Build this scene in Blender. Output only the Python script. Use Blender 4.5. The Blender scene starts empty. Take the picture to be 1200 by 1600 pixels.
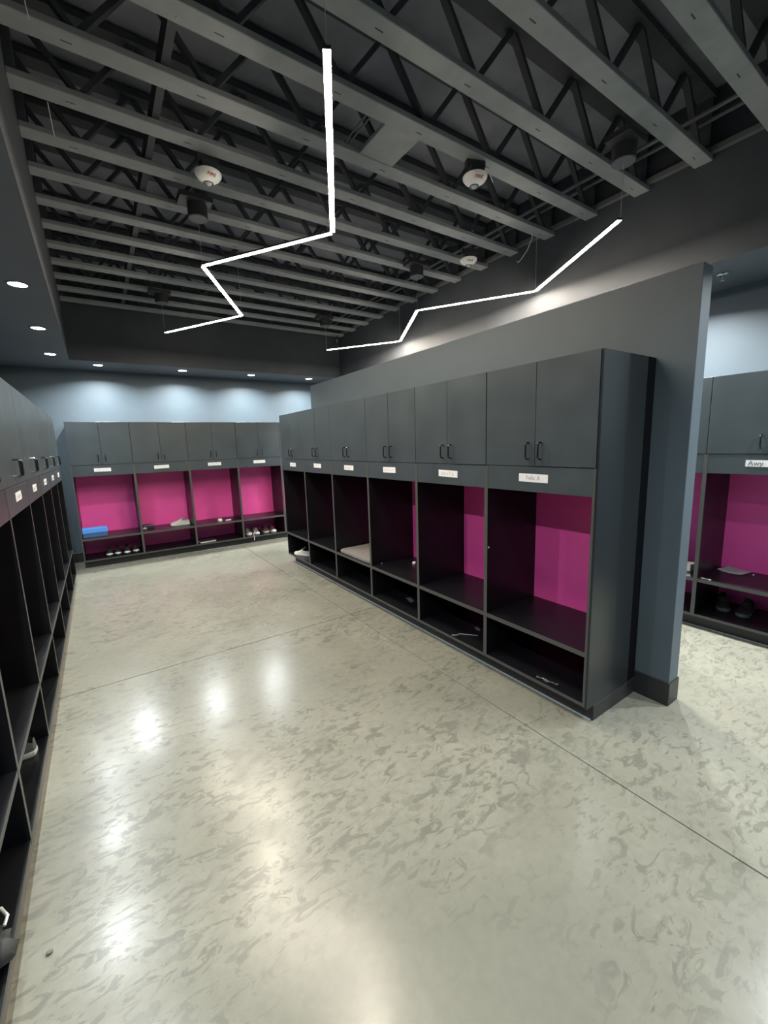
import bpy, bmesh, math, random
from mathutils import Vector, Matrix
random.seed(7)
SC = bpy.context.scene
COL = SC.collection
PI = math.pi

# ------------------------------------------------------------------ camera
F_PX, YAW, PITCH, ROLL = 651.27, math.radians(34.05), math.radians(-9.225), math.radians(-1.848)
CAM = Vector((-2.1725, -1.1965, 1.6595))
fw = Vector((math.sin(YAW)*math.cos(PITCH), math.cos(YAW)*math.cos(PITCH), math.sin(PITCH)))
rt = Vector((math.cos(YAW), -math.sin(YAW), 0)); up = rt.cross(fw)
r2 = rt*math.cos(ROLL)+up*math.sin(ROLL); u2 = up*math.cos(ROLL)-rt*math.sin(ROLL)
cd = bpy.data.cameras.new('camera'); cam = bpy.data.objects.new('camera', cd); COL.objects.link(cam)
cam.matrix_world = Matrix(((r2.x, u2.x, -fw.x, CAM.x), (r2.y, u2.y, -fw.y, CAM.y), (r2.z, u2.z, -fw.z, CAM.z), (0, 0, 0, 1)))
cd.sensor_fit = 'VERTICAL'; cd.sensor_height = 24.0; cd.lens = F_PX/1600*24.0
cd.clip_start = 0.02
SC.camera = cam

# ------------------------------------------------------------------ world, exposure, light levels
wd = bpy.data.worlds.new('world'); SC.world = wd; wd.use_nodes = True
wd.node_tree.nodes['Background'].inputs[0].default_value = (0.02, 0.022, 0.025, 1)
wd.node_tree.nodes['Background'].inputs[1].default_value = 1.0
SC.view_settings.view_transform = 'Standard'; SC.view_settings.look = 'None'
SC.view_settings.exposure = 1.2; SC.view_settings.gamma = 1.0; SC.view_settings.use_curve_mapping = False
DOWN_W = 15.0            # watts of each recessed downlight
DOWN_COL = (0.90, 0.97, 1.0)
BAR_E = 128.0             # radiance of the pendant diffusers
BAR_COL = (1.0, 0.89, 0.73)

# ------------------------------------------------------------------ materials
def srgb(r, g, b):
    f = lambda c: c/12.92 if c <= 0.04045 else ((c+0.055)/1.055)**2.4
    return (f(r/255), f(g/255), f(b/255), 1)

def mat(name, col, rough=0.5, metal=0.0, spec=0.5, var=0.0, vscale=6.0, bump=0.0, bscale=200.0, coat=0.0, rvar=0.0):
    m = bpy.data.materials.new(name); m.use_nodes = True
    nt = m.node_tree; b = nt.nodes['Principled BSDF']
    b.inputs['Base Color'].default_value = (*col[:3], 1); b.inputs['Roughness'].default_value = rough
    b.inputs['Metallic'].default_value = metal; b.inputs['Specular IOR Level'].default_value = spec
    b.inputs['Coat Weight'].default_value = coat
    geo = nt.nodes.new('ShaderNodeNewGeometry')
    if var or rvar:
        n = nt.nodes.new('ShaderNodeTexNoise'); n.inputs['Scale'].default_value = vscale; n.inputs['Detail'].default_value = 5
        nt.links.new(geo.outputs['Position'], n.inputs['Vector'])
        if var:
            rp = nt.nodes.new('ShaderNodeValToRGB')
            rp.color_ramp.elements[0].position = 0.3; rp.color_ramp.elements[1].position = 0.7
            rp.color_ramp.elements[0].color = (*[c*(1-var) for c in col[:3]], 1)
            rp.color_ramp.elements[1].color = (*[min(1, c*(1+var)) for c in col[:3]], 1)
            nt.links.new(n.outputs['Fac'], rp.inputs['Fac']); nt.links.new(rp.outputs['Color'], b.inputs['Base Color'])
        if rvar:
            mr = nt.nodes.new('ShaderNodeMapRange')
            mr.inputs['From Min'].default_value = 0.3; mr.inputs['From Max'].default_value = 0.7
            mr.inputs['To Min'].default_value = rough-rvar; mr.inputs['To Max'].default_value = rough+rvar
            nt.links.new(n.outputs['Fac'], mr.inputs['Value']); nt.links.new(mr.outputs['Result'], b.inputs['Roughness'])
    if bump:
        n2 = nt.nodes.new('ShaderNodeTexNoise'); n2.inputs['Scale'].default_value = bscale; n2.inputs['Detail'].default_value = 3
        nt.links.new(geo.outputs['Position'], n2.inputs['Vector'])
        bp = nt.nodes.new('ShaderNodeBump'); bp.inputs['Strength'].default_value = bump; bp.inputs['Distance'].default_value = 0.002
        nt.links.new(n2.outputs['Fac'], bp.inputs['Height']); nt.links.new(bp.outputs['Normal'], b.inputs['Normal'])
    return m

def emit(name, col, strength):
    m = bpy.data.materials.new(name); m.use_nodes = True
    nt = m.node_tree; b = nt.nodes['Principled BSDF']
    b.inputs['Base Color'].default_value = (0.8, 0.8, 0.8, 1)
    b.inputs['Emission Color'].default_value = (*col, 1); b.inputs['Emission Strength'].default_value = strength
    return m

def floor_material():
    m = bpy.data.materials.new('polished_concrete'); m.use_nodes = True
    nt = m.node_tree; N = nt.nodes.new; L = nt.links.new
    b = nt.nodes['Principled BSDF']
    geo = N('ShaderNodeNewGeometry')
    def noise(scale, detail=3, dist=0.0, vec=None, rough=0.5):
        n = N('ShaderNodeTexNoise'); n.inputs['Scale'].default_value = scale; n.inputs['Detail'].default_value = detail
        n.inputs['Distortion'].default_value = dist; n.inputs['Roughness'].default_value = rough
        L(vec if vec else geo.outputs['Position'], n.inputs['Vector']); return n.outputs['Fac']
    def ramp(fac, p0, p1, v0=0.0, v1=1.0):
        r = N('ShaderNodeMapRange'); r.inputs['From Min'].default_value = p0; r.inputs['From Max'].default_value = p1
        r.inputs['To Min'].default_value = v0; r.inputs['To Max'].default_value = v1
        L(fac, r.inputs['Value']); return r.outputs['Result']
    def math_(op, a, c):
        q = N('ShaderNodeMath'); q.operation = op
        for i, v in ((0, a), (1, c)):
            if isinstance(v, float): q.inputs[i].default_value = v
            else: L(v, q.inputs[i])
        return q.outputs[0]
    def mapped(rz, sx, sy, loc=(0, 0, 0)):
        mp = N('ShaderNodeMapping'); mp.inputs['Rotation'].default_value = (0, 0, rz)
        mp.inputs['Scale'].default_value = (sx, sy, 1); mp.inputs['Location'].default_value = loc
        L(geo.outputs['Position'], mp.inputs['Vector']); return mp.outputs['Vector']
    def mix(fac, a, c):
        q = N('ShaderNodeMix'); q.data_type = 'RGBA'
        L(fac, q.inputs['Factor'])
        for k, v in (('A', a), ('B', c)):
            i = [s for s in q.inputs if s.name == k and s.type == 'RGBA'][0]
            if isinstance(v, tuple): i.default_value = v
            else: L(v, i)
        return [s for s in q.outputs if s.type == 'RGBA'][0]
    cloud = noise(1.1, 5, 0.6)
    base = mix(ramp(cloud, 0.32, 0.68), (0.192, 0.187, 0.148, 1), (0.265, 0.255, 0.202, 1))
    fine = noise(26, 4)
    base = mix(ramp(fine, 0.25, 0.75, 0.0, 0.34), base, (0.135, 0.132, 0.108, 1))
    # trowel burn marks: short curved smears in drifts
    v1 = mapped(0.55, 1.0, 2.2); v2 = mapped(-0.6, 1.0, 2.0, (3.1, 1.7, 0))
    s1 = ramp(noise(10.5, 3.5, 0.9, v1, 0.64), 0.53, 0.60)
    s2 = ramp(noise(9.0, 3.5, 1.0, v2, 0.64), 0.535, 0.605)
    z1 = ramp(noise(0.9, 2, 0.5), 0.40, 0.56); z2 = ramp(noise(0.75, 2, 0.5, v2), 0.42, 0.58)
    marks = math_('MAXIMUM', math_('MULTIPLY', s1, z1), math_('MULTIPLY', s2, z2))
    base = mix(math_('MULTIPLY', marks, 0.44), base, (0.068, 0.066, 0.054, 1))
    # pale grit
    vo = N('ShaderNodeTexVoronoi'); vo.inputs['Scale'].default_value = 42; L(geo.outputs['Position'], vo.inputs['Vector'])
    grit = ramp(vo.outputs['Distance'], 0.03, 0.06, 0.30, 0.0)
    base = mix(grit, base, (0.24, 0.235, 0.20, 1))
    L(base, b.inputs['Base Color'])
    rgh = math_('ADD', ramp(noise(5, 4), 0.3, 0.7, 0.20, 0.27), math_('MULTIPLY', marks, 0.03))
    L(rgh, b.inputs['Roughness'])
    bp = N('ShaderNodeBump'); bp.inputs['Strength'].default_value = 0.12; bp.inputs['Distance'].default_value = 0.004
    L(noise(3.0, 4), bp.inputs['Height']); L(bp.outputs['Normal'], b.inputs['Normal'])
    b.inputs['Specular IOR Level'].default_value = 0.42
    return m

M = {
    'floor': floor_material(),
    'joint': mat('joint_filler', (0.045, 0.043, 0.036), 0.8),
    'wall': mat('slate_wall_paint', (0.080, 0.106, 0.125), 0.55, var=0.05, vscale=3, bump=0.06, bscale=320),
    'soffit': mat('charcoal_soffit_paint', (0.110, 0.121, 0.136), 0.6, var=0.05, vscale=3, bump=0.06, bscale=320),
    'black_paint': mat('black_ceiling_paint', (0.042, 0.048, 0.058), 0.62, var=0.12, vscale=4),
    'deck': mat('dark_deck_paint', (0.200, 0.208, 0.245), 0.75, var=0.15, vscale=5),
    'truss': mat('painted_lumber', (0.250, 0.265, 0.272), 0.65, var=0.10, vscale=9, bump=0.15, bscale=90),
    'web': mat('painted_web_lumber', (0.045, 0.048, 0.058), 0.7, var=0.12, vscale=9),
    'laminate': mat('black_laminate', (0.0055, 0.006, 0.0075), 0.34, spec=0.35, var=0.10, vscale=5, rvar=0.04),
    'door': mat('black_door_laminate', (0.044, 0.057, 0.065), 0.40, var=0.10, vscale=4, rvar=0.05),
    'endpanel': mat('black_end_panel', (0.016, 0.019, 0.021), 0.28, var=0.06, vscale=2.0),
    'tan_base': mat('tan_base_board', (0.165, 0.150, 0.115), 0.45, var=0.12, vscale=7),
    'bag_cloth': mat('dark_bag_cloth', (0.045, 0.045, 0.042), 0.7, var=0.2, vscale=30, bump=0.4, bscale=80),
    'alarm': mat('white_alarm_plastic', (0.92, 0.92, 0.88), 0.35),
    'strip_black': mat('matt_black_strip', (0.005, 0.006, 0.008), 0.8, spec=0.1),
    'sealant': mat('pale_sealant', (0.42, 0.45, 0.48), 0.5),
    'edge': mat('laminate_edge_band', (0.060, 0.063, 0.060), 0.45),
    'kick': mat('black_rubber_base', (0.022, 0.024, 0.024), 0.42, var=0.08, vscale=8),
    'pink': mat('magenta_panel', (0.95, 0.105, 0.440), 0.42, var=0.04, vscale=5, rvar=0.04),
    'handle': mat('dark_chrome', (0.10, 0.105, 0.11), 0.18, metal=1.0),
    'paper': mat('white_tape', (0.72, 0.72, 0.72), 0.6, var=0.05, vscale=60),
    'ink': mat('grey_marker_ink', (0.30, 0.30, 0.32), 0.7),
    'ink_dark': mat('dark_marker_ink', (0.10, 0.10, 0.11), 0.7),
    'red': mat('red_print', (0.45, 0.06, 0.04), 0.6),
    'white': mat('white_plastic', (0.78, 0.77, 0.73), 0.4),
    'white_dim': mat('offwhite_plastic', (0.60, 0.60, 0.58), 0.45),
    'clear': mat('clear_strobe_lens', (0.62, 0.63, 0.62), 0.08, spec=0.8),
    'blackmetal': mat('black_metal', (0.030, 0.030, 0.034), 0.45, var=0.1),
    'greymetal': mat('grey_painted_canopy', (0.115, 0.12, 0.13), 0.5),
    'pipe': mat('grey_pipe', (0.12, 0.125, 0.13), 0.45),
    'cable': mat('bare_cable', (0.42, 0.43, 0.44), 0.4),
    'steel': mat('bright_steel', (0.75, 0.76, 0.78), 0.22, metal=1.0),
    'led': emit('warm_diffuser', BAR_COL, BAR_E),
    'lens': emit('cool_downlight_lens', DOWN_COL, 22.0),
    'blue': mat('blue_card', (0.085, 0.30, 0.80), 0.5, var=0.04),
    'blue_reflection': mat('dull_blue_reflection', (0.05, 0.12, 0.28), 0.5),  # shelf reflection of the blue box, put into a duller colour
    'purple': mat('navy_fabric', (0.030, 0.022, 0.060), 0.8, var=0.2, vscale=40),
    'pad': mat('grey_felt', (0.165, 0.152, 0.138), 0.9, var=0.10, vscale=22, bump=0.3, bscale=400),
    'rubber_white': mat('white_sole', (0.62, 0.61, 0.58), 0.6),
    'shoe_grey': mat('grey_mesh_fabric', (0.15, 0.155, 0.165), 0.85, var=0.15, vscale=60),
    'shoe_pale': mat('pale_shoe_leather', (0.50, 0.48, 0.43), 0.7, var=0.12, vscale=30),
    'shoe_black': mat('black_shoe_leather', (0.022, 0.022, 0.026), 0.5),
    'shoe_red': mat('maroon_shoe_fabric', (0.10, 0.030, 0.040), 0.8, var=0.15, vscale=60),
    'shoe_dark': mat('charcoal_shoe_fabric', (0.10, 0.105, 0.105), 0.8, var=0.15, vscale=60),
    'lining': mat('dark_lining', (0.016, 0.016, 0.018), 0.9),
    'lace_white': mat('white_lace', (0.62, 0.60, 0.58), 0.8),
    'lace_pink': mat('pale_pink_lace', (0.70, 0.50, 0.55), 0.8),
    'cover_dark': mat('dark_folder_cover', (0.03, 0.03, 0.035), 0.4),
    'film': mat('wrinkled_film', (0.20, 0.21, 0.22), 0.22, spec=0.7, bump=0.6, bscale=60),
}

# ------------------------------------------------------------------ mesh helpers
def link(name, me, parent=None, loc=(0, 0, 0), rot=(0, 0, 0)):
    o = bpy.data.objects.new(name, me); COL.objects.link(o)
    o.location = loc; o.rotation_euler = rot
    if parent: o.parent = parent
    return o

def mesh(name, bm, *mats, smooth=False):
    bmesh.ops.recalc_face_normals(bm, faces=bm.faces[:])
    me = bpy.data.meshes.new(name); bm.to_mesh(me); bm.free()
    for m in mats: me.materials.append(M[m] if isinstance(m, str) else m)
    if smooth:
        for p in me.polygons: p.use_smooth = True
        try: me.set_sharp_from_angle(angle=math.radians(40))
        except Exception: pass
    return me

def box(bm, x0, x1, y0, y1, z0, z1, mi=0, bevel=0.0):
    r = bmesh.ops.create_cube(bm, size=1.0)
    vs = r['verts']
    for v in vs:
        v.co = ((x0+x1)/2+v.co.x*(x1-x0), (y0+y1)/2+v.co.y*(y1-y0), (z0+z1)/2+v.co.z*(z1-z0))
    fs = list({f for v in vs for f in v.link_faces})
    for f in fs: f.material_index = mi
    if bevel:
        es = list({e for v in vs for e in v.link_edges})
        rb = bmesh.ops.bevel(bm, geom=es, offset=bevel, segments=1, affect='EDGES', profile=0.5)
        for f in rb['faces']: f.material_index = mi
    return fs

def boxmesh(name, dims, *mats, bevel=0.0):
    bm = bmesh.new(); box(bm, *dims, bevel=bevel); return mesh(name, bm, *mats)

def tube(bm, pts, r, seg=8, mi=0, caps=True):
    pts = [Vector(p) for p in pts]; rings = []
    t0 = (pts[1]-pts[0]).normalized()
    n = t0.orthogonal().normalized()
    for i, p in enumerate(pts):
        if i == 0: t = t0
        elif i == len(pts)-1: t = (pts[i]-pts[i-1]).normalized()
        else: t = ((pts[i+1]-pts[i]).normalized()+(pts[i]-pts[i-1]).normalized()).normalized()
        n = (n-t*n.dot(t)).normalized(); bn = t.cross(n)
        rings.append([bm.verts.new(p+(n*math.cos(a)+bn*math.sin(a))*r) for a in [2*PI*k/seg for k in range(seg)]])
    for a, c in zip(rings, rings[1:]):
        for k in range(seg):
            f = bm.faces.new((a[k], a[(k+1) % seg], c[(k+1) % seg], c[k])); f.material_index = mi
    if caps:
        bm.faces.new(rings[0][::-1]).material_index = mi; bm.faces.new(rings[-1]).material_index = mi

def lathe(bm, prof, seg=32, mi=0, c=(0, 0, 0)):
    rings = []
    for r, z in prof:
        if r < 1e-6: rings.append([bm.verts.new((c[0], c[1], c[2]+z))])
        else: rings.append([bm.verts.new((c[0]+r*math.cos(2*PI*k/seg), c[1]+r*math.sin(2*PI*k/seg), c[2]+z)) for k in range(seg)])
    for a, b in zip(rings, rings[1:]):
        for k in range(seg):
            k2 = (k+1) % seg
            if len(a) == 1 and len(b) == 1: continue
            if len(a) == 1: f = bm.faces.new((a[0], b[k2], b[k]))
            elif len(b) == 1: f = bm.faces.new((a[k], a[k2], b[0]))
            else: f = bm.faces.new((a[k], a[k2], b[k2], b[k]))
            f.material_index = mi

def thing(name, label, cat, loc=(0, 0, 0), rz=0.0, group=None):
    o = bpy.data.objects.new(name, None); COL.objects.link(o); o.empty_display_size = 0.1
    o.location = loc; o.rotation_euler = (0, 0, rz); o['label'] = label; o['category'] = cat
    if group: o['group'] = group
    return o

def tag(o, label, cat, group=None):
    o['label'] = label; o['category'] = cat
    if group: o['group'] = group
    return o

def structure(o):
    o['kind'] = 'structure'; return o

def copy_tree(o, parent=None):
    c = o.copy(); COL.objects.link(c)
    if parent: c.parent = parent
    for ch in list(o.children): copy_tree(ch, c)
    return c

def text_mesh(name, body, size, m, depth=0.0006):
    cu = bpy.data.curves.new(name, 'FONT'); cu.body = body; cu.size = size; cu.extrude = depth
    cu.align_x = 'CENTER'; cu.align_y = 'CENTER'
    o = bpy.data.objects.new(name, cu); COL.objects.link(o)
    dg = bpy.context.evaluated_depsgraph_get()
    me = bpy.data.meshes.new_from_object(o.evaluated_get(dg)); me.name = name
    bpy.data.objects.remove(o); bpy.data.curves.remove(cu)
    me.materials.clear(); me.materials.append(M[m]); return me

# ------------------------------------------------------------------ room shell
XL, XR, YB, YN = -3.16, 2.52, 6.68, -3.2         # wall faces
ZS, ZD = 2.9, 4.06                               # soffit underside, deck underside
CX0, CX1, CY0, CY1 = -2.33, 1.735, -1.20, 5.90                # edges of the open truss field

fl = structure(link('floor', boxmesh('floor', (XL, XR, YN, YB, -0.12, -0.006), 'joint')))
jx, jy, g = -0.27, 2.27, 0.0035
for x0, x1 in ((XL, jx), (jx, XR)):
    for y0, y1 in ((YN, -1.45), (-1.45, jy), (jy, 5.99), (5.99, YB)):
        a = (x0+(g if x0 > XL else 0), x1-(g if x1 < XR else 0), y0+(g if y0 > YN else 0), y1-(g if y1 < YB else 0))
        link('concrete_slab', boxmesh('concrete_slab', (*a, -0.06, 0.0), 'floor', bevel=0.0012), fl)

structure(link('wall_back', boxmesh('wall_back', (XL-0.1, XR+0.1, YB, YB+0.1, -0.1, ZD), 'wall')))
structure(link('wall_left', boxmesh('wall_left', (XL-0.1, XL, YN, YB, -0.1, ZD), 'wall')))
structure(link('wall_right', boxmesh('wall_right', (XR, XR+0.1, YN, YB, -0.1, ZD), 'wall')))
structure(link('wall_front', boxmesh('wall_front', (XL-0.1, XR+0.1, YN-0.1, YN, -0.1, ZD), 'wall')))
PX0, PX1, PY0, PY1, PZ = 0.57, 0.691, -0.208, 4.725, 2.552
structure(link('wall_partition', boxmesh('wall_partition', (PX0, PX1, PY0, PY1, 0.0, PZ), 'wall', bevel=0.002)))
bm = bmesh.new()
box(bm, PX0-0.007, PX1+0.007, PY0-0.007, -0.012, 0.0, 0.152, bevel=0.003)
structure(link('baseboard_partition', mesh('baseboard_partition', bm, 'kick')))
structure(link('baseboard_back', boxmesh('baseboard_back', (XL, -2.515, YB-0.012, YB, 0.0, 0.152), 'kick', bevel=0.003)))
structure(link('baseboard_left', boxmesh('baseboard_left', (XL, XL+0.012, 5.45, YB-0.012, 0.0, 0.152), 'kick', bevel=0.003)))

# ceiling: deck, open-web trusses, lowered soffits on three sides
ce = structure(link('ceiling', boxmesh('ceiling', (XL, XR, YN, YB, ZD, ZD+0.1), 'deck')))
def soffit(name, x0, x1, y0, y1):
    bm = bmesh.new(); box(bm, x0, x1, y0, y1, ZS, ZD)
    for f in bm.faces:
        f.material_index = 1 if abs(f.normal.z) < 0.5 else 0
    bm.normal_update()
    for f in bm.faces: f.material_index = 0 if f.normal.z < -0.5 else 1
    return structure(link(name, mesh(name, bm, 'soffit', 'black_paint')))
soffit('ceiling_left', XL, CX0, YN, YB)
soffit('ceiling_back', CX0, CX1, CY1, YB)
soffit('ceiling_front', CX0, CX1, YN, CY0)
soffit('ceiling_right', CX1, XR, YN, YB)

ZT = 3.60                                        # underside of the trusses
TL = CX1-CX0
bm = bmesh.new(); box(bm, 0, TL, -0.058, 0.058, 0, 0.034, 0, bevel=0.003)
for k in range(7):
    x = 0.25+k*0.61+random.uniform(-.02, .02); box(bm, x, x+0.045, 0.004, 0.009, -0.0012, 0.001, 1)
chord = mesh('truss', bm, 'truss', 'blackmetal')
topch = boxmesh('top_chord', (0, TL, -0.052, 0.052, 0.40, 0.438), 'web')
def web_mesh(d):
    bm = bmesh.new(); L = 0.36; a = (d*0.29, L)
    w = 0.017
    vs = []
    for (x, z) in ((-w, 0.038), (w, 0.038), (a[0]+w, 0.40), (a[0]-w, 0.40)):
        vs.append((x, z))
    lo = [bm.verts.new((x, -0.019, z)) for x, z in vs]; hi = [bm.verts.new((x, 0.019, z)) for x, z in vs]
    bm.faces.new(lo); bm.faces.new(hi[::-1])
    for i in range(4): bm.faces.new((lo[i], hi[i], hi[(i+1) % 4], lo[(i+1) % 4]))
    return mesh('web', bm, 'web')
webR, webL = web_mesh(1), web_mesh(-1)
endb = boxmesh('end_block', (0, 0.038, -0.043, 0.043, 0.038, 0.40), 'web')
TRY = [0.27+0.4215*k for k in range(-8, 14)]
TRY = [y for y in TRY if CY0+0.05 < y < CY1-0.05]
for y in TRY:
    t = link('truss', chord, ce, (CX0, y, ZT))
    link('top_chord', topch, t)
    link('end_block', endb, t, (0.001, 0, 0)); link('end_block', endb, t, (TL-0.039, 0, 0))
    for k in range(7):
        x = 0.31+k*0.61
        if x+0.30 < TL: link('web', webR, t, (x, 0, 0))
        link('web', webL, t, (x-0.002 if False else x, 0.0, 0)) if x-0.30 > 0 else None
# cross bracing running over the bottom chords
link('strongback', boxmesh('strongback', (-1.665, -1.625, CY0+0.02, CY1-0.02, ZT+0.0385, ZT+0.14), 'web'), ce)
for xx in (1.44, 1.60):
    bm = bmesh.new(); tube(bm, [(xx, CY0+0.02, ZT+0.17+0.03*(xx > 1.5)), (xx, CY1-0.02, ZT+0.17+0.03*(xx > 1.5))], 0.014, 8)
    link('conduit', mesh('conduit', bm, 'pipe', smooth=True), ce)
link('ledger_board', boxmesh('ledger_board', (1.69, 1.733, CY0+0.02, CY1-0.02, ZT+0.039, ZT+0.075), 'pipe'), ce)
# boards nailed under two trusses next to a slot
link('blocking_board', boxmesh('blocking_board', (-0.47, -0.20, 1.155, 1.49, ZT+0.004, ZT+0.03), 'truss', bevel=0.002), ce)
for xx in (-0.545, -0.575):
    bm = bmesh.new(); tube(bm, [(xx, 1.12, ZT+0.045), (xx, 1.53, ZT+0.045)], 0.006, 6)
    link('conduit', mesh('conduit', bm, 'pipe'), ce)

# ------------------------------------------------------------------ lockers
W, D = 0.762, 0.565
H, ZDB, ZVB, ZSH, ZPB = 2.103, 1.500, 1.342, 0.4455, 0.1065
SH = 0.030
BACKY = 0.54
T = 0.0148
_side = None
def side_mesh():
    bm = bmesh.new()
    box(bm, 0, T, 0.0, D, ZPB, ZDB-0.004, 0); box(bm, 0, T, 0.021, D, ZDB-0.004, H, 0)
    bm.normal_update()
    for f in bm.faces:
        if f.normal.y < -0.5: f.material_index = 1
    return mesh('side_panel', bm, 'laminate', 'edge')
SIDE = side_mesh()
def edged(name, dims, m='laminate', e='edge'):
    bm = bmesh.new(); box(bm, *dims); bm.normal_update()
    for f in bm.faces:
        if f.normal.y < -0.5: f.material_index = 1
    return mesh(name, bm, m, e)
TOP = boxmesh('top_panel', (T, W-T, 0.021, D, H-0.02, H), 'laminate')
SHELF = edged('shelf', (T, W-T, 0.001, BACKY, ZSH-SH, ZSH))
BOT = edged('bottom_panel', (T, W-T, 0.001, BACKY, ZPB, ZPB+0.022))
CAB = boxmesh('cabinet_floor', (T, W-T, 0.022, BACKY, ZDB-0.006, ZDB+0.012), 'laminate')
VAL = boxmesh('valance', (T, W-T, 0.001, 0.019, ZVB, ZDB-0.0045), 'door', bevel=0.001)
BACK = boxmesh('back_panel', (T, W-T, BACKY, BACKY+0.012, ZPB, ZDB-0.01), 'pink')
BACKU = boxmesh('upper_back_panel', (T, W-T, BACKY, BACKY+0.012, ZDB, H-0.02), 'laminate')
KICK = boxmesh('toe_kick', (0.0, W, 0.073, 0.09, 0.0, ZPB), 'kick')
DW = W/2-0.0035
DOOR = boxmesh('door', (0, DW, 0.0, 0.019, ZDB, H+0.001), 'door', bevel=0.0012)
def handle_mesh():
    bm = bmesh.new(); z0, z1, out, r = 1.543, 1.640, -0.030, 0.012
    pts = [(0, 0.0005, z0)]
    pts += [(0, out+r, z0)] + [(0, out+r-r*math.sin(a), z0+r-r*math.cos(a)) for a in (PI/6, PI/3, PI/2)]
    pts += [(0, out, z1-r)] + [(0, out+r-r*math.cos(a), z1-r+r*math.sin(a)) for a in (PI/6, PI/3, PI/2)]
    pts += [(0, 0.0005, z1)]
    tube(bm, pts, 0.0052, 8)
    return mesh('handle', bm, 'handle', smooth=True)
HANDLE = handle_mesh()

def scribble(w, h, seed, m='ink'):
    """faint illegible marker strokes"""
    rnd = random.Random(seed); bm = bmesh.new(); x = -w*0.36
    n = rnd.randint(4, 7); step = w*0.72/n
    for k in range(n):
        hh = h*rnd.uniform(0.32, 0.62); kind = rnd.randint(0, 2)
        if kind == 0: pts = [(x, -hh/2), (x+step*.1, hh/2), (x+step*.6, hh*.35)]
        elif kind == 1: pts = [(x+step*.3+step*.28*math.cos(a), hh*.35*math.sin(a)-hh*.1) for a in [i*PI/4 for i in range(9)]]
        else: pts = [(x, -hh/2), (x+step*.3, hh*.3), (x+step*.6, -hh/2)]
        for (a, b), (c, d) in zip(pts, pts[1:]):
            v = Vector((c-a, 0, d-b)); 
            if v.length < 1e-5: continue
            nrm = Vector((-v.z, 0, v.x)).normalized()*0.0011
            q = [Vector((a, 0, b))+nrm, Vector((c, 0, d))+nrm, Vector((c, 0, d))-nrm, Vector((a, 0, b))-nrm]
            lo = [bm.verts.new(p) for p in q]; hi = [bm.verts.new(p+Vector((0, -0.0006, 0))) for p in q]
            bm.faces.new(lo); bm.faces.new(hi[::-1])
            for i in range(4): bm.faces.new((lo[i], hi[i], hi[(i+1) % 4], lo[(i+1) % 4]))
        x += step
    return mesh('lettering', bm, m)

def make_locker(label, loc, rz, group, seed, tagw=0.205, tagx=0.0, text=None, text_dx=0.0, ink='ink', near_end=False, far_end=False, kick=0.073, kickm='kick'):
    """local x runs along the row, local -y faces the room; near_end: x=W side exposed, far_end: x=0 side exposed"""
    t = thing('locker', label, 'locker', loc, rz, group)
    link('side_panel', SIDE, t); link('side_panel', SIDE, t, (W-T, 0, 0))
    for n, me in (('top_panel', TOP), ('shelf', SHELF), ('bottom_panel', BOT), ('cabinet_floor', CAB), ('valance', VAL),
                  ('back_panel', BACK), ('upper_back_panel', BACKU)):
        link(n, me, t)
    x0 = 0.072 if far_end else 0.0
    link('toe_kick', boxmesh('toe_kick', (x0, W, kick, kick+0.017, 0.0, ZPB), kickm), t)
    if kick > 0.05: link('sealant_bead', boxmesh('sealant_bead', (x0, W, kick-0.010, kick-0.0002, 0.0, 0.004), 'sealant'), t)
    for i in (0, 1):
        # doors hang a fraction out of true, so neighbours catch the light differently
        q = random.uniform(-0.004, 0.004)
        d = link('door', DOOR, t, (0.002+i*(W/2-0.0005), -0.001-(max(0.0, -q*DW)), 0), (0, 0, q))
        link('handle', HANDLE, d, (DW-0.042 if i == 0 else 0.042, 0, 0))
    h = 0.050
    rnd = random.Random(seed)
    tg = link('name_tag', boxmesh('name_tag', (-tagw/2, tagw/2, -0.0012, 0.0, -h/2, h/2), 'paper'), t,
              (W/2+tagx+rnd.uniform(-.012, .012), 0.0009, 1.428+rnd.uniform(-.004, .004)), (0, rnd.uniform(-.02, .02), 0))
    if text:
        link('lettering', text_mesh('lettering', text, 0.05 if len(text) < 5 else 0.036, ink), tg, (text_dx, -0.0014, 0.0), (PI/2, 0, 0))
    else: link('lettering', scribble(tagw, h, seed, ink), tg, (0, -0.0013, 0))
    if near_end:
        bm = bmesh.new(); box(bm, W+0.0004, W+0.013, 0.0, 0.468, ZPB-0.008, H, bevel=0.0012)
        link('end_panel', mesh('end_panel', bm, 'endpanel'), t)
        link('dark_strip', boxmesh('dark_strip', (W-0.002, W+0.009, 0.4682, 0.5695, ZPB, H), 'strip_black'), t)  # matt black strip between end panel and partition, darker than the panel
        link('end_kick', boxmesh('end_kick', (W-0.004, W+0.015, 0.073, 0.5695, 0.0, ZPB-0.008), 'kick', bevel=0.002), t)
    if far_end:
        link('end_kick', boxmesh('end_kick', (0.072, 0.088, 0.09, 0.56, 0.0, ZPB), 'kick'), t)
    return t

ORD = ['first', 'second', 'third', 'fourth', 'fifth', 'sixth', 'seventh', 'eighth']
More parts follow.
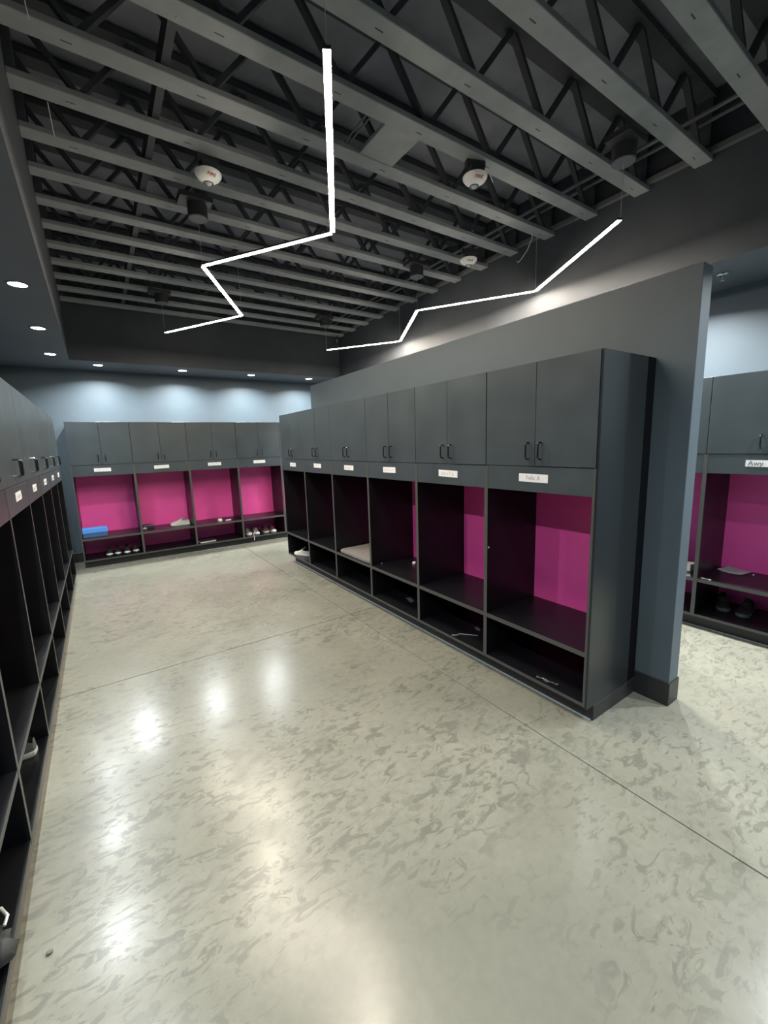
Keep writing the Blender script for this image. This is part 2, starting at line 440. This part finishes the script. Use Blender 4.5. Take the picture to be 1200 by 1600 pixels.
# island row standing against the partition (0 = end nearest the camera)
isl = ['black locker at the open end of the partition row, two pink panels wide in view, end panel exposed',
       'black locker next to the end one of the partition row, narrow pink strip showing',
       'third black locker from the open end of the partition row, thin pink sliver showing',
       'black locker of the partition row holding the grey padded mat on its shelf',
       'fifth black locker from the open end of the partition row, both shelves empty',
       'black locker at the far end of the partition row, pale sneaker in its lower cubby']
isl[0] = 'black locker at the open end of the partition row with its whole side panel exposed'
for k in range(6):
    make_locker(isl[k], (0.0, (k+1)*W, 0), -PI/2, 'black lockers along the partition', 100+k,
                tagw=0.205 if k < 2 else 0.195, text='Felic A' if k == 0 else None, near_end=(k == 0), far_end=(k == 5))
bk = ['black locker in the back row with the blue box on its shelf',
      'black locker in the back row with pale shoes lying on its shelf',
      'black locker in the back row with a white-edged folder in its lower cubby',
      'black locker in the back row with grey and maroon sneakers in its lower cubby',
      'black locker in the back row mostly hidden behind the far end of the partition row']
BX0, BY = -2.498, 6.09
for k in range(5):
    make_locker(bk[k], (BX0+k*W, BY, 0), 0, 'black lockers along the back wall', 200+k)
LX, LY0 = -2.573, 0.850-2*W
lf = ['black locker of the left row nearest the front wall, before the one with the bag',
      'black locker of the left row with a dark bag drooping over its bottom edge',
      'black locker of the left row with a charcoal sneaker in its lower cubby',
      'black locker in the left row, directly beyond the one with the charcoal sneaker',
      'fourth black locker from the far end of the left row, empty',
      'third black locker from the far end of the left row, empty',
      'second black locker from the far end of the left row, empty',
      'black locker at the far end of the left row, next to the back wall corner']
for k in range(8):
    make_locker(lf[k], (LX, LY0+k*W, 0), PI/2, 'black lockers along the left wall', 300+k, kick=0.02, kickm='tan_base')
RX, RY = 1.93, 0.155
rg = ['black locker behind the partition with a sheet of white paper on its shelf',
      'black locker behind the partition showing only a strip with a white box']
make_locker(rg[0], (RX, RY, 0), -PI/2, 'black lockers along the right wall', 400, tagw=0.24, tagx=0.0, text='Awy', text_dx=-0.06, ink='ink_dark')
make_locker(rg[1], (RX, RY+W, 0), -PI/2, 'black lockers along the right wall', 401)

# ------------------------------------------------------------------ pendant lights
ZP = 3.12
def pendant(label, pts, canopies):
    t = thing('pendant_light', label, 'light', (pts[0][0], pts[0][1], ZP), 0, 'zigzag pendant lights')
    o = Vector((pts[0][0], pts[0][1], 0))
    P = [Vector((x, y, 0))-o for x, y in pts]
    for i in range(4):
        a, b = P[i], P[i+1]; d = b-a; L = d.length-0.014; ang = math.atan2(d.y, d.x)
        mid = (a+b)/2
        bar = link('light_bar', boxmesh('light_bar', (-L/2, L/2, -0.0165, 0.0165, 0.0, 0.014), 'blackmetal', bevel=0.0015), t, (mid.x, mid.y, 0), (0, 0, ang))
        link('diffuser', boxmesh('diffuser', (-L/2+0.004, L/2-0.004, -0.0145, 0.0145, -0.0022, -0.0002), 'led'), bar)
    for i in range(5):
        bm = bmesh.new(); zt = (3.46 if i in canopies else ZT+0.02)-ZP
        tube(bm, [(P[i].x, P[i].y, 0.012), (P[i].x, P[i].y, zt+0.002)], 0.0016, 6)
        link('suspension_cable', mesh('suspension_cable', bm, 'cable'), t)
        if i in canopies:
            bm = bmesh.new(); lathe(bm, [(0, 0), (0.068, 0), (0.074, 0.006), (0.074, 0.105), (0.068, 0.11), (0, 0.11)], 32, c=(P[i].x, P[i].y, 3.46-ZP))
            bm.normal_update()
            for f in bm.faces: f.material_index = 0 if f.calc_center_median().z < 3.4645-ZP else 1
            cn = link('canopy', mesh('canopy', bm, 'greymetal', 'blackmetal', smooth=True), t)
            bm = bmesh.new(); box(bm, P[i].x-0.14, P[i].x+0.10, P[i].y-0.10, P[i].y+0.06, 3.56-ZP, ZT-ZP-0.0005, bevel=0.003)
            link('junction_box', mesh('junction_box', bm, 'blackmetal'), cn)
    return t
pendant('zigzag pendant of four glowing warm bars over the open aisle, ending nearest the camera',
        [(-1.293, 0.385), (-0.640, 1.597), (-1.293, 2.595), (-0.663, 3.728), (-1.291, 4.859)], (2, 4))
pendant('zigzag pendant of four glowing warm bars hanging beyond the partition wall',
        [(0.958, 0.446), (1.632, 1.608), (0.963, 2.652), (1.630, 3.873), (0.936, 4.844)], (0, 2, 4))

# ------------------------------------------------------------------ recessed downlights
def downlight(x, y, label, grp, watts=DOWN_W):
    t = thing('downlight', label, 'downlight', (x, y, ZS), 0, grp)
    bm = bmesh.new(); lathe(bm, [(0.056, -0.0005), (0.056, -0.004), (0.061, -0.006), (0.074, -0.004), (0.076, -0.0005)], 28)
    link('trim_ring', mesh('trim_ring', bm, 'soffit', smooth=True), t)
    bm = bmesh.new(); lathe(bm, [(0, -0.002), (0.056, -0.002)], 28); link('lens', mesh('lens', bm, 'lens'), t)
    ld = bpy.data.lights.new('downlight_lamp', 'AREA'); ld.shape = 'DISK'; ld.size = 0.06; ld.energy = watts
    ld.color = DOWN_COL; ld.spread = math.radians(150)
    lo = bpy.data.objects.new('lamp', ld); COL.objects.link(lo); lo.parent = t; lo.location = (0, 0, -0.008)
    return t
for i, x in enumerate((1.23, 0.165, -0.91, -2.01)):
    downlight(x, 6.18, 'round recessed downlight in the back soffit, %s from the left soffit' % ORD[3-i], 'downlights in the back soffit', 18.0)
for i, x in enumerate((1.23, 0.165, -0.91)):
    downlight(x, -1.47, 'round recessed downlight in the soffit behind the camera, %s from the right soffit' % ORD[i], 'downlights in the front soffit', 8.0)
for i, y in enumerate((5.61, 4.30, 3.00, 1.69, 0.38, -0.93, -2.24)):
    downlight(-2.505, y, 'round recessed downlight in the left soffit, %s from the back wall' % ORD[i], 'downlights in the left soffit', 9.5)
for i, y in enumerate((5.2, 3.65, 2.1, 0.55, -1.0, -2.5)):
    downlight(1.845, y, 'round recessed downlight in the right soffit, %s from the back wall' % ORD[i], 'downlights in the right soffit', 27.0)

# ------------------------------------------------------------------ fire strobes, sprinklers, loose wires
def strobe(x, y, label, rz):
    zb = 3.455
    t = thing('fire_strobe', label, 'alarm', (x, y, zb), rz, 'white fire strobes under the trusses')
    bm = bmesh.new()
    lathe(bm, [(0, 0), (0.03, 0.001), (0.052, 0.006), (0.072, 0.018), (0.084, 0.034), (0.086, 0.046), (0.080, 0.050), (0, 0.050)], 40)
    body = link('dome', mesh('dome', bm, 'alarm', smooth=True), t)
    bm = bmesh.new(); lathe(bm, [(0, -0.014), (0.010, -0.013), (0.019, -0.006), (0.024, 0.002), (0.024, 0.004)], 20, c=(0.006, 0.026, 0))
    link('strobe_lens', mesh('strobe_lens', bm, 'clear', smooth=True), t)
    bm = bmesh.new(); lathe(bm, [(0.024, 0.003), (0.026, -0.004), (0.033, -0.003), (0.034, 0.006)], 20, c=(0.006, 0.026, 0))
    link('lens_bezel', mesh('lens_bezel', bm, 'greymetal', smooth=True), t)
    tm = text_mesh('lettering', 'FIRE', 0.032, 'red', 0.0012)
    link('lettering', tm, t, (0.0, -0.0658, 0.0128), (PI-math.radians(31), 0, 0))
    bm = bmesh.new(); box(bm, -0.05, 0.05, -0.05, 0.05, 0.050, 0.10, bevel=0.003)
    box(bm, -0.07, 0.07, -0.02, 0.02, 0.10, 0.1445)
    link('mounting_box', mesh('mounting_box', bm, 'blackmetal'), t)
    return t
strobe(-1.33, 2.04, 'white round fire strobe over the aisle near the black canopy', 0.10)
strobe(0.26, 1.12, 'small white fire strobe tilted under the trusses above the lockers', -0.35)
strobe(1.21, 2.11, 'white fire strobe next to the bulkhead above the partition', -0.55)

def sprinkler(label, loc, drop):
    t = thing('sprinkler', label, 'sprinkler', loc, 0, 'ceiling sprinklers')
    bm = bmesh.new(); lathe(bm, [(0.006, 0), (0.040, -0.001), (0.044, -0.006), (0.030, -0.010), (0.009, -0.012)], 24)
    link('escutcheon', mesh('escutcheon', bm, 'steel', smooth=True), t)
    bm = bmesh.new(); tube(bm, [(0, 0, 0), (0, 0, -0.030)], 0.008, 10)
    tube(bm, [(-0.010, 0, -0.022), (-0.013, 0, -0.034), (-0.004, 0, -0.046)], 0.003, 6); tube(bm, [(0.010, 0, -0.022), (0.013, 0, -0.034), (0.004, 0, -0.046)], 0.003, 6)
    link('frame', mesh('frame', bm, 'steel', smooth=True), t)
    bm = bmesh.new(); lathe(bm, [(0, -0.046), (0.016, -0.047), (0.017, -0.050), (0, -0.051)], 16)
    link('deflector', mesh('deflector', bm, 'steel'), t)
    if drop:
        bm = bmesh.new(); tube(bm, [(0, 0, 0), (0, 0, drop)], 0.012, 8); link('drop_pipe', mesh('drop_pipe', bm, 'blackmetal'), t)
    return t
sprinkler('chrome sprinkler on the soffit beyond the end of the partition', (2.07, 0.20, ZS), 0)
sprinkler('small bright sprinkler hanging under the trusses by the back bulkhead corner', (1.62, 5.74, 3.53), 0.2)

def wire(label, pts, r, m):
    bm = bmesh.new(); o = Vector(pts[0]); tube(bm, [Vector(p)-o for p in pts], r, 6)
    ob = link('wire', mesh('wire', bm, m, smooth=True), None, o)
    tag(ob, label, 'wire'); return ob
wire('thin pale wire drooping between the bulkhead and a truss end', [(1.42, 1.53, 3.63), (1.50, 1.56, 3.56), (1.56, 1.66, 3.50), (1.62, 1.78, 3.47), (1.70, 1.88, 3.49), (1.73, 1.92, 3.53)], 0.004, 'cable')
wire('short pale wire curling over a truss near the small strobe', [(0.34, 1.10, 3.64), (0.42, 1.17, 3.655), (0.50, 1.20, 3.63), (0.56, 1.22, 3.60)], 0.004, 'cable')
wire('short white tie hanging near the left bulkhead, nearer the camera', [(-2.20, 1.28, 3.60), (-2.20, 1.285, 3.50), (-2.195, 1.29, 3.45)], 0.0022, 'white')
wire('short white tie hanging near the left bulkhead, farther back', [(-2.17, 2.02, 3.60), (-2.165, 2.025, 3.50), (-2.16, 2.03, 3.44)], 0.0022, 'white')
wire('short white tie curling below the truss close to the camera', [(-1.72, 1.14, 3.68), (-1.68, 1.14, 3.64), (-1.64, 1.13, 3.59)], 0.0022, 'white')

# ------------------------------------------------------------------ shoes
def shoe_meshes(upper, sole_m, L=0.285, high=0.0):
    #  t, half width, height of the top line
    st = [(0.00, 0.012, 0.060), (0.02, 0.026, 0.085), (0.08, 0.033, 0.092+high), (0.20, 0.035, 0.088+high*.8), (0.32, 0.035, 0.092+high*.5), (0.42, 0.037, 0.098),
          (0.52, 0.040, 0.086), (0.64, 0.045, 0.068), (0.76, 0.047, 0.055), (0.87, 0.043, 0.048), (0.95, 0.032, 0.043), (0.99, 0.016, 0.036), (1.0, 0.006, 0.030)]
    n = 15; bm = bmesh.new(); rows = []
    for t, w, h in st:
        row = []
        for k in range(n):
            a = PI*k/(n-1); c, s = math.cos(a), math.sin(a)
            x = w*math.copysign(abs(c)**0.75, c); z = 0.024+(h-0.024)*abs(s)**0.7
            bulge = 0.0
            if 0.05 < t < 0.40 and abs(a-PI/2) < 0.75:
                z = 0.036; x *= 0.55
            row.append(bm.verts.new((x, t*L, z)))
        rows.append(row)
    for r0, r1 in zip(rows, rows[1:]):
        for k in range(n-1):
            f = bm.faces.new((r0[k], r0[k+1], r1[k+1], r1[k]))
            if abs(PI*(k+0.5)/(n-1)-PI/2) < 0.9 and 0.03 < f.calc_center_median().y/L < 0.42: f.material_index = 1
    bm.faces.new(rows[0][::-1]); bm.faces.new(rows[-1])
    up_ = mesh('upper', bm, upper, 'lining', smooth=True)
    bm = bmesh.new(); prev = None; lay = []
    pts = [(w+0.004, t*L) for t, w, h in st]
    out = [(w, y) for w, y in pts]+[(-w, y) for w, y in reversed(pts)]
    for z, s in ((0.0, 0.94), (0.006, 1.0), (0.024, 1.0), (0.028, 0.96)):
        lay.append([bm.verts.new((x*s, L/2+(y-L/2)*(1+(s-1)*.3)+(0.002 if y > L/2 else -0.002), z+0.010*max(0, (y/L-0.8))*2)) for x, y in out])
    m_ = len(out)
    for a, b in zip(lay, lay[1:]):
        for k in range(m_): bm.faces.new((a[k], a[(k+1) % m_], b[(k+1) % m_], b[k]))
    bm.faces.new(lay[0][::-1]); bm.faces.new(lay[-1])
    so = mesh('sole', bm, sole_m, smooth=True)
    bm = bmesh.new()
    for t, h, w in ((0.44, 0.099, 0.022), (0.50, 0.091, 0.023), (0.56, 0.082, 0.024), (0.62, 0.073, 0.024)):
        tube(bm, [(-w, t*L, h-0.012), (-w*.5, t*L+0.002, h-0.001), (w*.5, t*L-0.002, h-0.001), (w, t*L, h-0.012)], 0.003, 6)
    tube(bm, [(0, .44*L, .100), (.012, .42*L, .104), (.026, .45*L, .094), (.034, .48*L, .078)], 0.0024, 6)
    tube(bm, [(0, .44*L, .100), (-.012, .42*L, .104), (-.026, .46*L, .094), (-.036, .50*L, .074)], 0.0024, 6)
    la = bm
    bm = bmesh.new()
    r0 = []
    for y, z, w in ((.62*L, .070, .016), (.48*L, .094, .019), (.39*L, .108, .022), (.35*L, .122+high*.5, .022), (.345*L, .126+high*.5, .016)):
        r0.append([bm.verts.new((-w, y, z-.003)), bm.verts.new((0, y, z)), bm.verts.new((w, y, z-.003))])
    for a, b in zip(r0, r0[1:]):
        for k in (0, 1): bm.faces.new((a[k], a[k+1], b[k+1], b[k]))
    bmesh.ops.solidify(bm, geom=bm.faces[:], thickness=0.004)
    to = mesh('tongue', bm, upper, smooth=True)
    bm = bmesh.new()   # rubber toe cap
    rows = []
    for t, w, h in ((0.88, 0.0435, 0.047), (0.95, 0.033, 0.043), (0.99, 0.0175, 0.037), (1.004, 0.007, 0.031)):
        rows.append([bm.verts.new(((w+.0015)*math.copysign(abs(math.cos(a))**.75, math.cos(a)), t*L+.001, 0.024+(h+.0015-.024)*abs(math.sin(a))**.7)) for a in [PI*k/10 for k in range(11)]])
    for r_, q_ in zip(rows, rows[1:]):
        for k in range(10): bm.faces.new((r_[k], r_[k+1], q_[k+1], q_[k]))
    bm.faces.new(rows[-1])
    cap = mesh('toe_cap', bm, sole_m, smooth=True)
    return up_, so, la, to, cap
def shoe_kit(upper, sole, lace, **kw):
    u, s, la, t, c = shoe_meshes(upper, sole, **kw)
    return {'upper': u, 'sole': s, 'laces': mesh('laces', la, lace, smooth=True), 'tongue': t, 'toe_cap': c}
KITS = {
    'black': shoe_kit('shoe_black', 'shoe_black', 'shoe_black'),
    'grey': shoe_kit('shoe_grey', 'rubber_white', 'lace_white'),
    'pale': shoe_kit('shoe_pale', 'rubber_white', 'lace_white'),
    'maroon': shoe_kit('shoe_red', 'white_dim', 'shoe_red'),
    'charcoal': shoe_kit('shoe_dark', 'rubber_white', 'lace_white', high=0.012),
    'dark': shoe_kit('shoe_black', 'shoe_dark', 'shoe_black'),
}
KITS['black']['toe_cap'].materials[0] = M['white_dim']
def shoe(kit, label, toe, direction, z, group=None, cap=False, name='sneaker', tilt=None):
    """toe: where the toe points end; direction: heading of the toe in degrees (0 = +x)"""
    a = math.radians(direction); d = Vector((math.cos(a), math.sin(a), 0))
    base = Vector((toe[0], toe[1], z))-d*0.285
    t = thing(name, label, 'shoe', base, a-PI/2, group)
    if tilt: t.rotation_euler = (tilt[0], tilt[1], a-PI/2)
    for n in ('sole', 'upper', 'tongue', 'laces'): link(n, KITS[kit][n], t)
    if cap: link('toe_cap', KITS[kit]['toe_cap'], t)
    return t
ZB = ZPB+0.0225; ZU = ZSH+0.0005
for i, (x, y, dr) in enumerate(((-2.185, 6.135, -91), (-2.075, 6.145, -89), (-1.960, 6.120, -93), (-1.840, 6.140, -88))):
    shoe('black', 'black shoe with a light toe under the blue box, %s of four from the left' % ORD[i], (x, y), dr, ZB, 'black shoes under the blue box', cap=True, name='shoe')
shoe('grey', 'grey sneaker with white sole in the back row, beside the post of the fourth locker', (-0.075, 6.185), -88, ZB, 'grey sneakers in the back row', cap=True)
sg = shoe('grey', 'grey sneaker with white sole and a pale lace hanging over the edge', (0.05, 6.165), -92, ZB, 'grey sneakers in the back row', cap=True)
bm = bmesh.new()
tube(bm, [(0.02, 0.20, 0.06), (0.055, 0.25, 0.035), (0.075, 0.285, 0.012), (0.085, 0.325, 0.004), (0.086, 0.368, 0.003), (0.090, 0.377, -0.012), (0.088, 0.378, -0.05), (0.093, 0.378, -0.075)], 0.005, 6)
link('loose_lace', mesh('loose_lace', bm, 'lace_pink', smooth=True), sg)['label'] = 'pale pink loose lace'
shoe('maroon', 'maroon sneaker in the back row, next to the grey pair', (0.235, 6.20), -92, ZB, 'maroon sneakers in the back row')
shoe('maroon', 'maroon sneaker in the back row, touching the right post of its cubby', (0.365, 6.165), -89, ZB, 'maroon sneakers in the back row', cap=True)
shoe('pale', 'pale sneaker lying in profile on the back row shelf, toe to the left', (-1.305, 6.34), 178, ZU, 'pale sneakers on the back row shelf')
shoe('pale', 'pale sneaker behind its partner on the back row shelf', (-1.283, 6.455), 180, ZU, 'pale sneakers on the back row shelf')
shoe('pale', 'pale sneaker alone in the lower cubby at the far end of the partition row', (0.035, 4.40), 118, ZB, None)
shoe('charcoal', 'charcoal sneaker with a thick white sole, heel to the aisle, in the left row', (-2.895, 1.485), 176, ZB, None)
shoe('dark', 'dark sneaker in the cubby below the white paper, nearer the partition', (2.15, 0.00), -160, ZB, 'dark sneakers behind the partition')
shoe('dark', 'dark sneaker in the cubby below the white paper, farther from the partition', (2.12, -0.125), -178, ZB, 'dark sneakers behind the partition')

# ------------------------------------------------------------------ other belongings
t = thing('shoe_box', 'bright blue cardboard box on the back row shelf', 'box', (-2.325, 6.27, ZU), 0.02)
link('box_base_reflection', boxmesh('box_base_reflection', (-0.150, 0.150, -0.085, 0.085, 0.0, 0.075), 'blue_reflection', bevel=0.002), t)  # dull blue lower part stands for the box's reflection in the shelf
link('box_lid', boxmesh('box_lid', (-0.155, 0.155, -0.09, 0.09, 0.062, 0.130), 'blue', bevel=0.003), t)
t = thing('pouch', 'small navy fabric pouch on the back row shelf', 'pouch', (-1.63, 6.42, ZU), 0.25)
bm = bmesh.new(); box(bm, -0.085, 0.085, -0.045, 0.045, 0.0, 0.062)
bmesh.ops.subdivide_edges(bm, edges=bm.edges[:], cuts=3, use_grid_fill=True)
for v in bm.verts:
    v.co.x *= 1-0.15*(abs(v.co.y)/0.045)**3*(0.5+abs(v.co.z-0.031)/0.031*0.5); v.co.z *= 1-0.22*(abs(v.co.x)/0.085)**2
link('pouch_body', mesh('pouch_body', bm, 'purple', smooth=True), t)
bm = bmesh.new(); tube(bm, [(-0.07, -0.0455, 0.045), (0, -0.047, 0.05), (0.07, -0.0455, 0.045)], 0.0025, 6)
link('zipper', mesh('zipper', bm, 'white_dim'), t)
def lump(name, label, cat, loc, r, m, sq=(1, 1, 0.7), grp=None, seed=0):
    rnd = random.Random(seed); bm = bmesh.new(); bmesh.ops.create_icosphere(bm, subdivisions=2, radius=r)
    for v in bm.verts:
        v.co = Vector((v.co.x*sq[0], v.co.y*sq[1], v.co.z*sq[2]))*(1+rnd.uniform(-.12, .12))
    zmin = min(v.co.z for v in bm.verts)
    for v in bm.verts: v.co.z -= zmin
    return tag(link(name, mesh(name, bm, m, smooth=True), None, loc), label, cat, grp)
lump('tissue', 'small white crumpled tissue in front of the navy pouch', 'tissue', (-1.68, 6.32, ZU), 0.024, 'white', (1.2, .8, .7), None, 3)
bm = bmesh.new(); lathe(bm, [(0.018, 0), (0.036, 0), (0.038, 0.006), (0.038, 0.034), (0.036, 0.040), (0.018, 0.040), (0.018, 0)], 24)
tag(link('tape_roll', mesh('tape_roll', bm, 'white', smooth=True), None, (-0.555, 6.24, ZU)), 'white roll of tape on the third back row shelf', 'tape')
bm = bmesh.new(); box(bm, -0.045, 0.045, -0.015, 0.015, 0, 0.016, bevel=0.004)
tag(link('soap_bar', mesh('soap_bar', bm, 'white'), None, (-0.425, 6.205, ZU), (0, 0, 0.1)), 'small flat white bar beside the tape roll', 'bar')
t = thing('folder', 'dark folder with white page edges lying in the back row cubby', 'folder', (-0.80, 6.235, ZB), 0.12)
link('pages', boxmesh('pages', (-0.125, 0.125, -0.088, 0.088, 0.003, 0.014), 'white'), t)
link('cover', boxmesh('cover', (-0.118, 0.118, -0.080, 0.088, 0.0142, 0.018), 'cover_dark', bevel=0.001), t)
link('back_cover', boxmesh('back_cover', (-0.125, 0.125, -0.086, 0.088, 0.0, 0.0028), 'cover_dark'), t)
# grey padded mat: rounded plate
def rounded_plate(x0, x1, y0, y1, z0, z1, r, m, name, soft=0.006):
    bm = bmesh.new(); out = []
    for cx, cy, a0 in ((x1-r, y1-r, 0), (x0+r, y1-r, PI/2), (x0+r, y0+r, PI), (x1-r, y0+r, 1.5*PI)):
        for k in range(7): out.append((cx, cy, a0+PI/2*k/6))
    lay = []
    for z, e in ((z0, -soft), (z0+soft, 0), (z1-soft, 0), (z1-soft*.3, -soft*.3), (z1, -soft*1.4)):
        lay.append([bm.verts.new((cx+(r+e)*math.cos(a), cy+(r+e)*math.sin(a), z)) for cx, cy, a in out])
    n = len(out)
    for a, b in zip(lay, lay[1:]):
        for k in range(n): bm.faces.new((a[k], a[(k+1) % n], b[(k+1) % n], b[k]))
    bm.faces.new(lay[0][::-1]); bm.faces.new(lay[-1])
    return mesh(name, bm, m, smooth=True)
tag(link('padded_mat', rounded_plate(0.012, 0.49, 2.306, 3.005, ZU, ZU+0.032, 0.075, 'pad', 'padded_mat')), 'grey padded mat with rounded corners on the partition row shelf', 'mat')
lump('paper_scrap', 'tiny white paper scrap on the shelf nearer the padded mat', 'scrap', (0.12, 2.265, ZU), 0.007, 'white', seed=5)
bm = bmesh.new(); lathe(bm, [(0, 0), (0.019, 0), (0.020, 0.004), (0.020, 0.016), (0.017, 0.019), (0, 0.019)], 18)
tag(link('bottle_cap', mesh('bottle_cap', bm, 'white', smooth=True), None, (0.375, 2.055, ZU)), 'white bottle cap at the shelf corner of the partition row', 'cap')
bm = bmesh.new(); lathe(bm, [(0, 0), (0.007, 0), (0.007, 0.003), (0, 0.004)], 12)
tag(link('screw_cover', mesh('screw_cover', bm, 'white'), None, (0.0125, W-T-0.0004, 0.925), (PI/2, 0, 0)), 'white screw cover dot on the first divider of the partition row', 'cover')
# crumpled strap / film in the bottom cubbies
def crumple(name, label, cat, loc, rz, lx, ly, lz, m, seed, nx=12, ny=5):
    rnd = random.Random(seed); bm = bmesh.new(); g_ = []
    for i in range(nx):
        g_.append([bm.verts.new((-lx/2+lx*i/(nx-1), -ly/2+ly*j/(ny-1)+rnd.uniform(-.3, .3)*ly/ny, rnd.uniform(0.1, 1)*lz)) for j in range(ny)])
    for i in range(nx-1):
        for j in range(ny-1): bm.faces.new((g_[i][j], g_[i+1][j], g_[i+1][j+1], g_[i][j+1]))
    bmesh.ops.solidify(bm, geom=bm.faces[:], thickness=0.0015)
    zmin = min(v.co.z for v in bm.verts)
    for v in bm.verts: v.co.z -= zmin
    return tag(link(name, mesh(name, bm, m, smooth=True), None, loc, (0, 0, rz)), label, cat)
crumple('plastic_strap', 'crumpled clear plastic strap in the lower cubby at the open end', 'strap', (0.035, 0.27, ZB), PI/2+0.15, 0.14, 0.022, 0.016, 'film', 11)
crumple('plastic_film', 'scrap of grey film in the lower cubby of the second partition locker', 'film', (0.25, 1.07, ZB), 1.2, 0.07, 0.03, 0.012, 'film', 12, 7, 4)
bm = bmesh.new(); tube(bm, [(0, 0, 0.003), (0.03, -0.03, 0.004), (0.06, -0.02, 0.003), (0.12, -0.09, 0.003), (0.15, -0.14, 0.006)], 0.0025, 6)
tag(link('cord', mesh('cord', bm, 'cable', smooth=True), None, (0.01, 1.12, ZB)), 'thin pale cord lying in the lower cubby of the second partition locker', 'cord')
crumple('plastic_wrap', 'crinkled clear wrap in the lower cubby of the third partition locker', 'wrap', (0.22, 1.93, ZB), 1.3, 0.12, 0.05, 0.014, 'film', 13, 8, 4)
# right hand locker contents
bm = bmesh.new(); gx = []
for i in range(9):
    u = i/8; gx.append([bm.verts.new((-0.10+0.20*u, -0.075+0.15*v/4, 0.004+0.010*(abs(u-0.45)*2)**2+0.012*(v/4)**2)) for v in range(5)])
for i in range(8):
    for j in range(4): bm.faces.new((gx[i][j], gx[i+1][j], gx[i+1][j+1], gx[i][j+1]))
bmesh.ops.solidify(bm, geom=bm.faces[:], thickness=0.0012)
for v in bm.verts: v.co.z -= 0.0028
tag(link('paper_sheet', mesh('paper_sheet', bm, 'paper', smooth=True), None, (2.355, 0.008, ZU+0.003), (0, 0, -PI/2-0.30)), 'curled white sheet of paper on the shelf behind the partition', 'paper')
lump('paper_crumb', 'tiny white crumb beside the curled paper sheet', 'crumb', (2.36, -0.12, ZU), 0.009, 'white', seed=8)
crumple('tape_scrap', 'torn white tape scrap at the front edge of the shelf behind the partition', 'tape', (1.965, 0.085, ZU), 1.35, 0.07, 0.02, 0.006, 'white', 14, 6, 3)
t = thing('carton', 'small white carton seen past the partition edge', 'box', (2.16, 0.31, ZU), -0.2)
link('carton_body', boxmesh('carton_body', (-0.05, 0.05, -0.07, 0.07, 0, 0.06), 'white', bevel=0.002), t)
link('carton_flap', boxmesh('carton_flap', (-0.05, 0.05, -0.07, 0.0, 0.0605, 0.064), 'white_dim'), t)
crumple('candy_wrapper', 'crinkled shiny wrapper in front of the white carton', 'wrapper', (1.985, 0.25, ZU), 0.6, 0.12, 0.06, 0.015, 'film', 15, 8, 4)

# soft dark bag drooping over the bottom edge of a left locker
t = thing('bag', 'soft dark bag with a pale cord drooping out of a left row cubby', 'bag', (-2.66, 0.36, ZB), 0.1)
bm = bmesh.new(); bmesh.ops.create_uvsphere(bm, u_segments=20, v_segments=12, radius=1.0)
rnd = random.Random(21)
for v in bm.verts:
    x, y, z = v.co
    k = 1+0.14*math.sin(4*x+3*y+2*z)+0.10*math.sin(9*y-5*z)+rnd.uniform(-.03, .03)
    v.co = (x*0.105*k, y*0.085*k, max(0.0, 0.045+z*0.06*k))
link('bag_body', mesh('bag_body', bm, 'bag_cloth', smooth=True), t)
bm = bmesh.new(); tube(bm, [(0.02, 0.05, 0.095), (0.045, 0.065, 0.125), (0.075, 0.060, 0.115), (0.088, 0.045, 0.092), (0.080, 0.020, 0.085)], 0.005, 8)
link('drawcord', mesh('drawcord', bm, 'lace_white', smooth=True), t)
lump('pebble', 'small grey pebble on the floor by the left row of lockers', 'pebble', (-2.50, 0.42, 0.0), 0.008, 'pad', (1.3, 1, .7), None, 9)
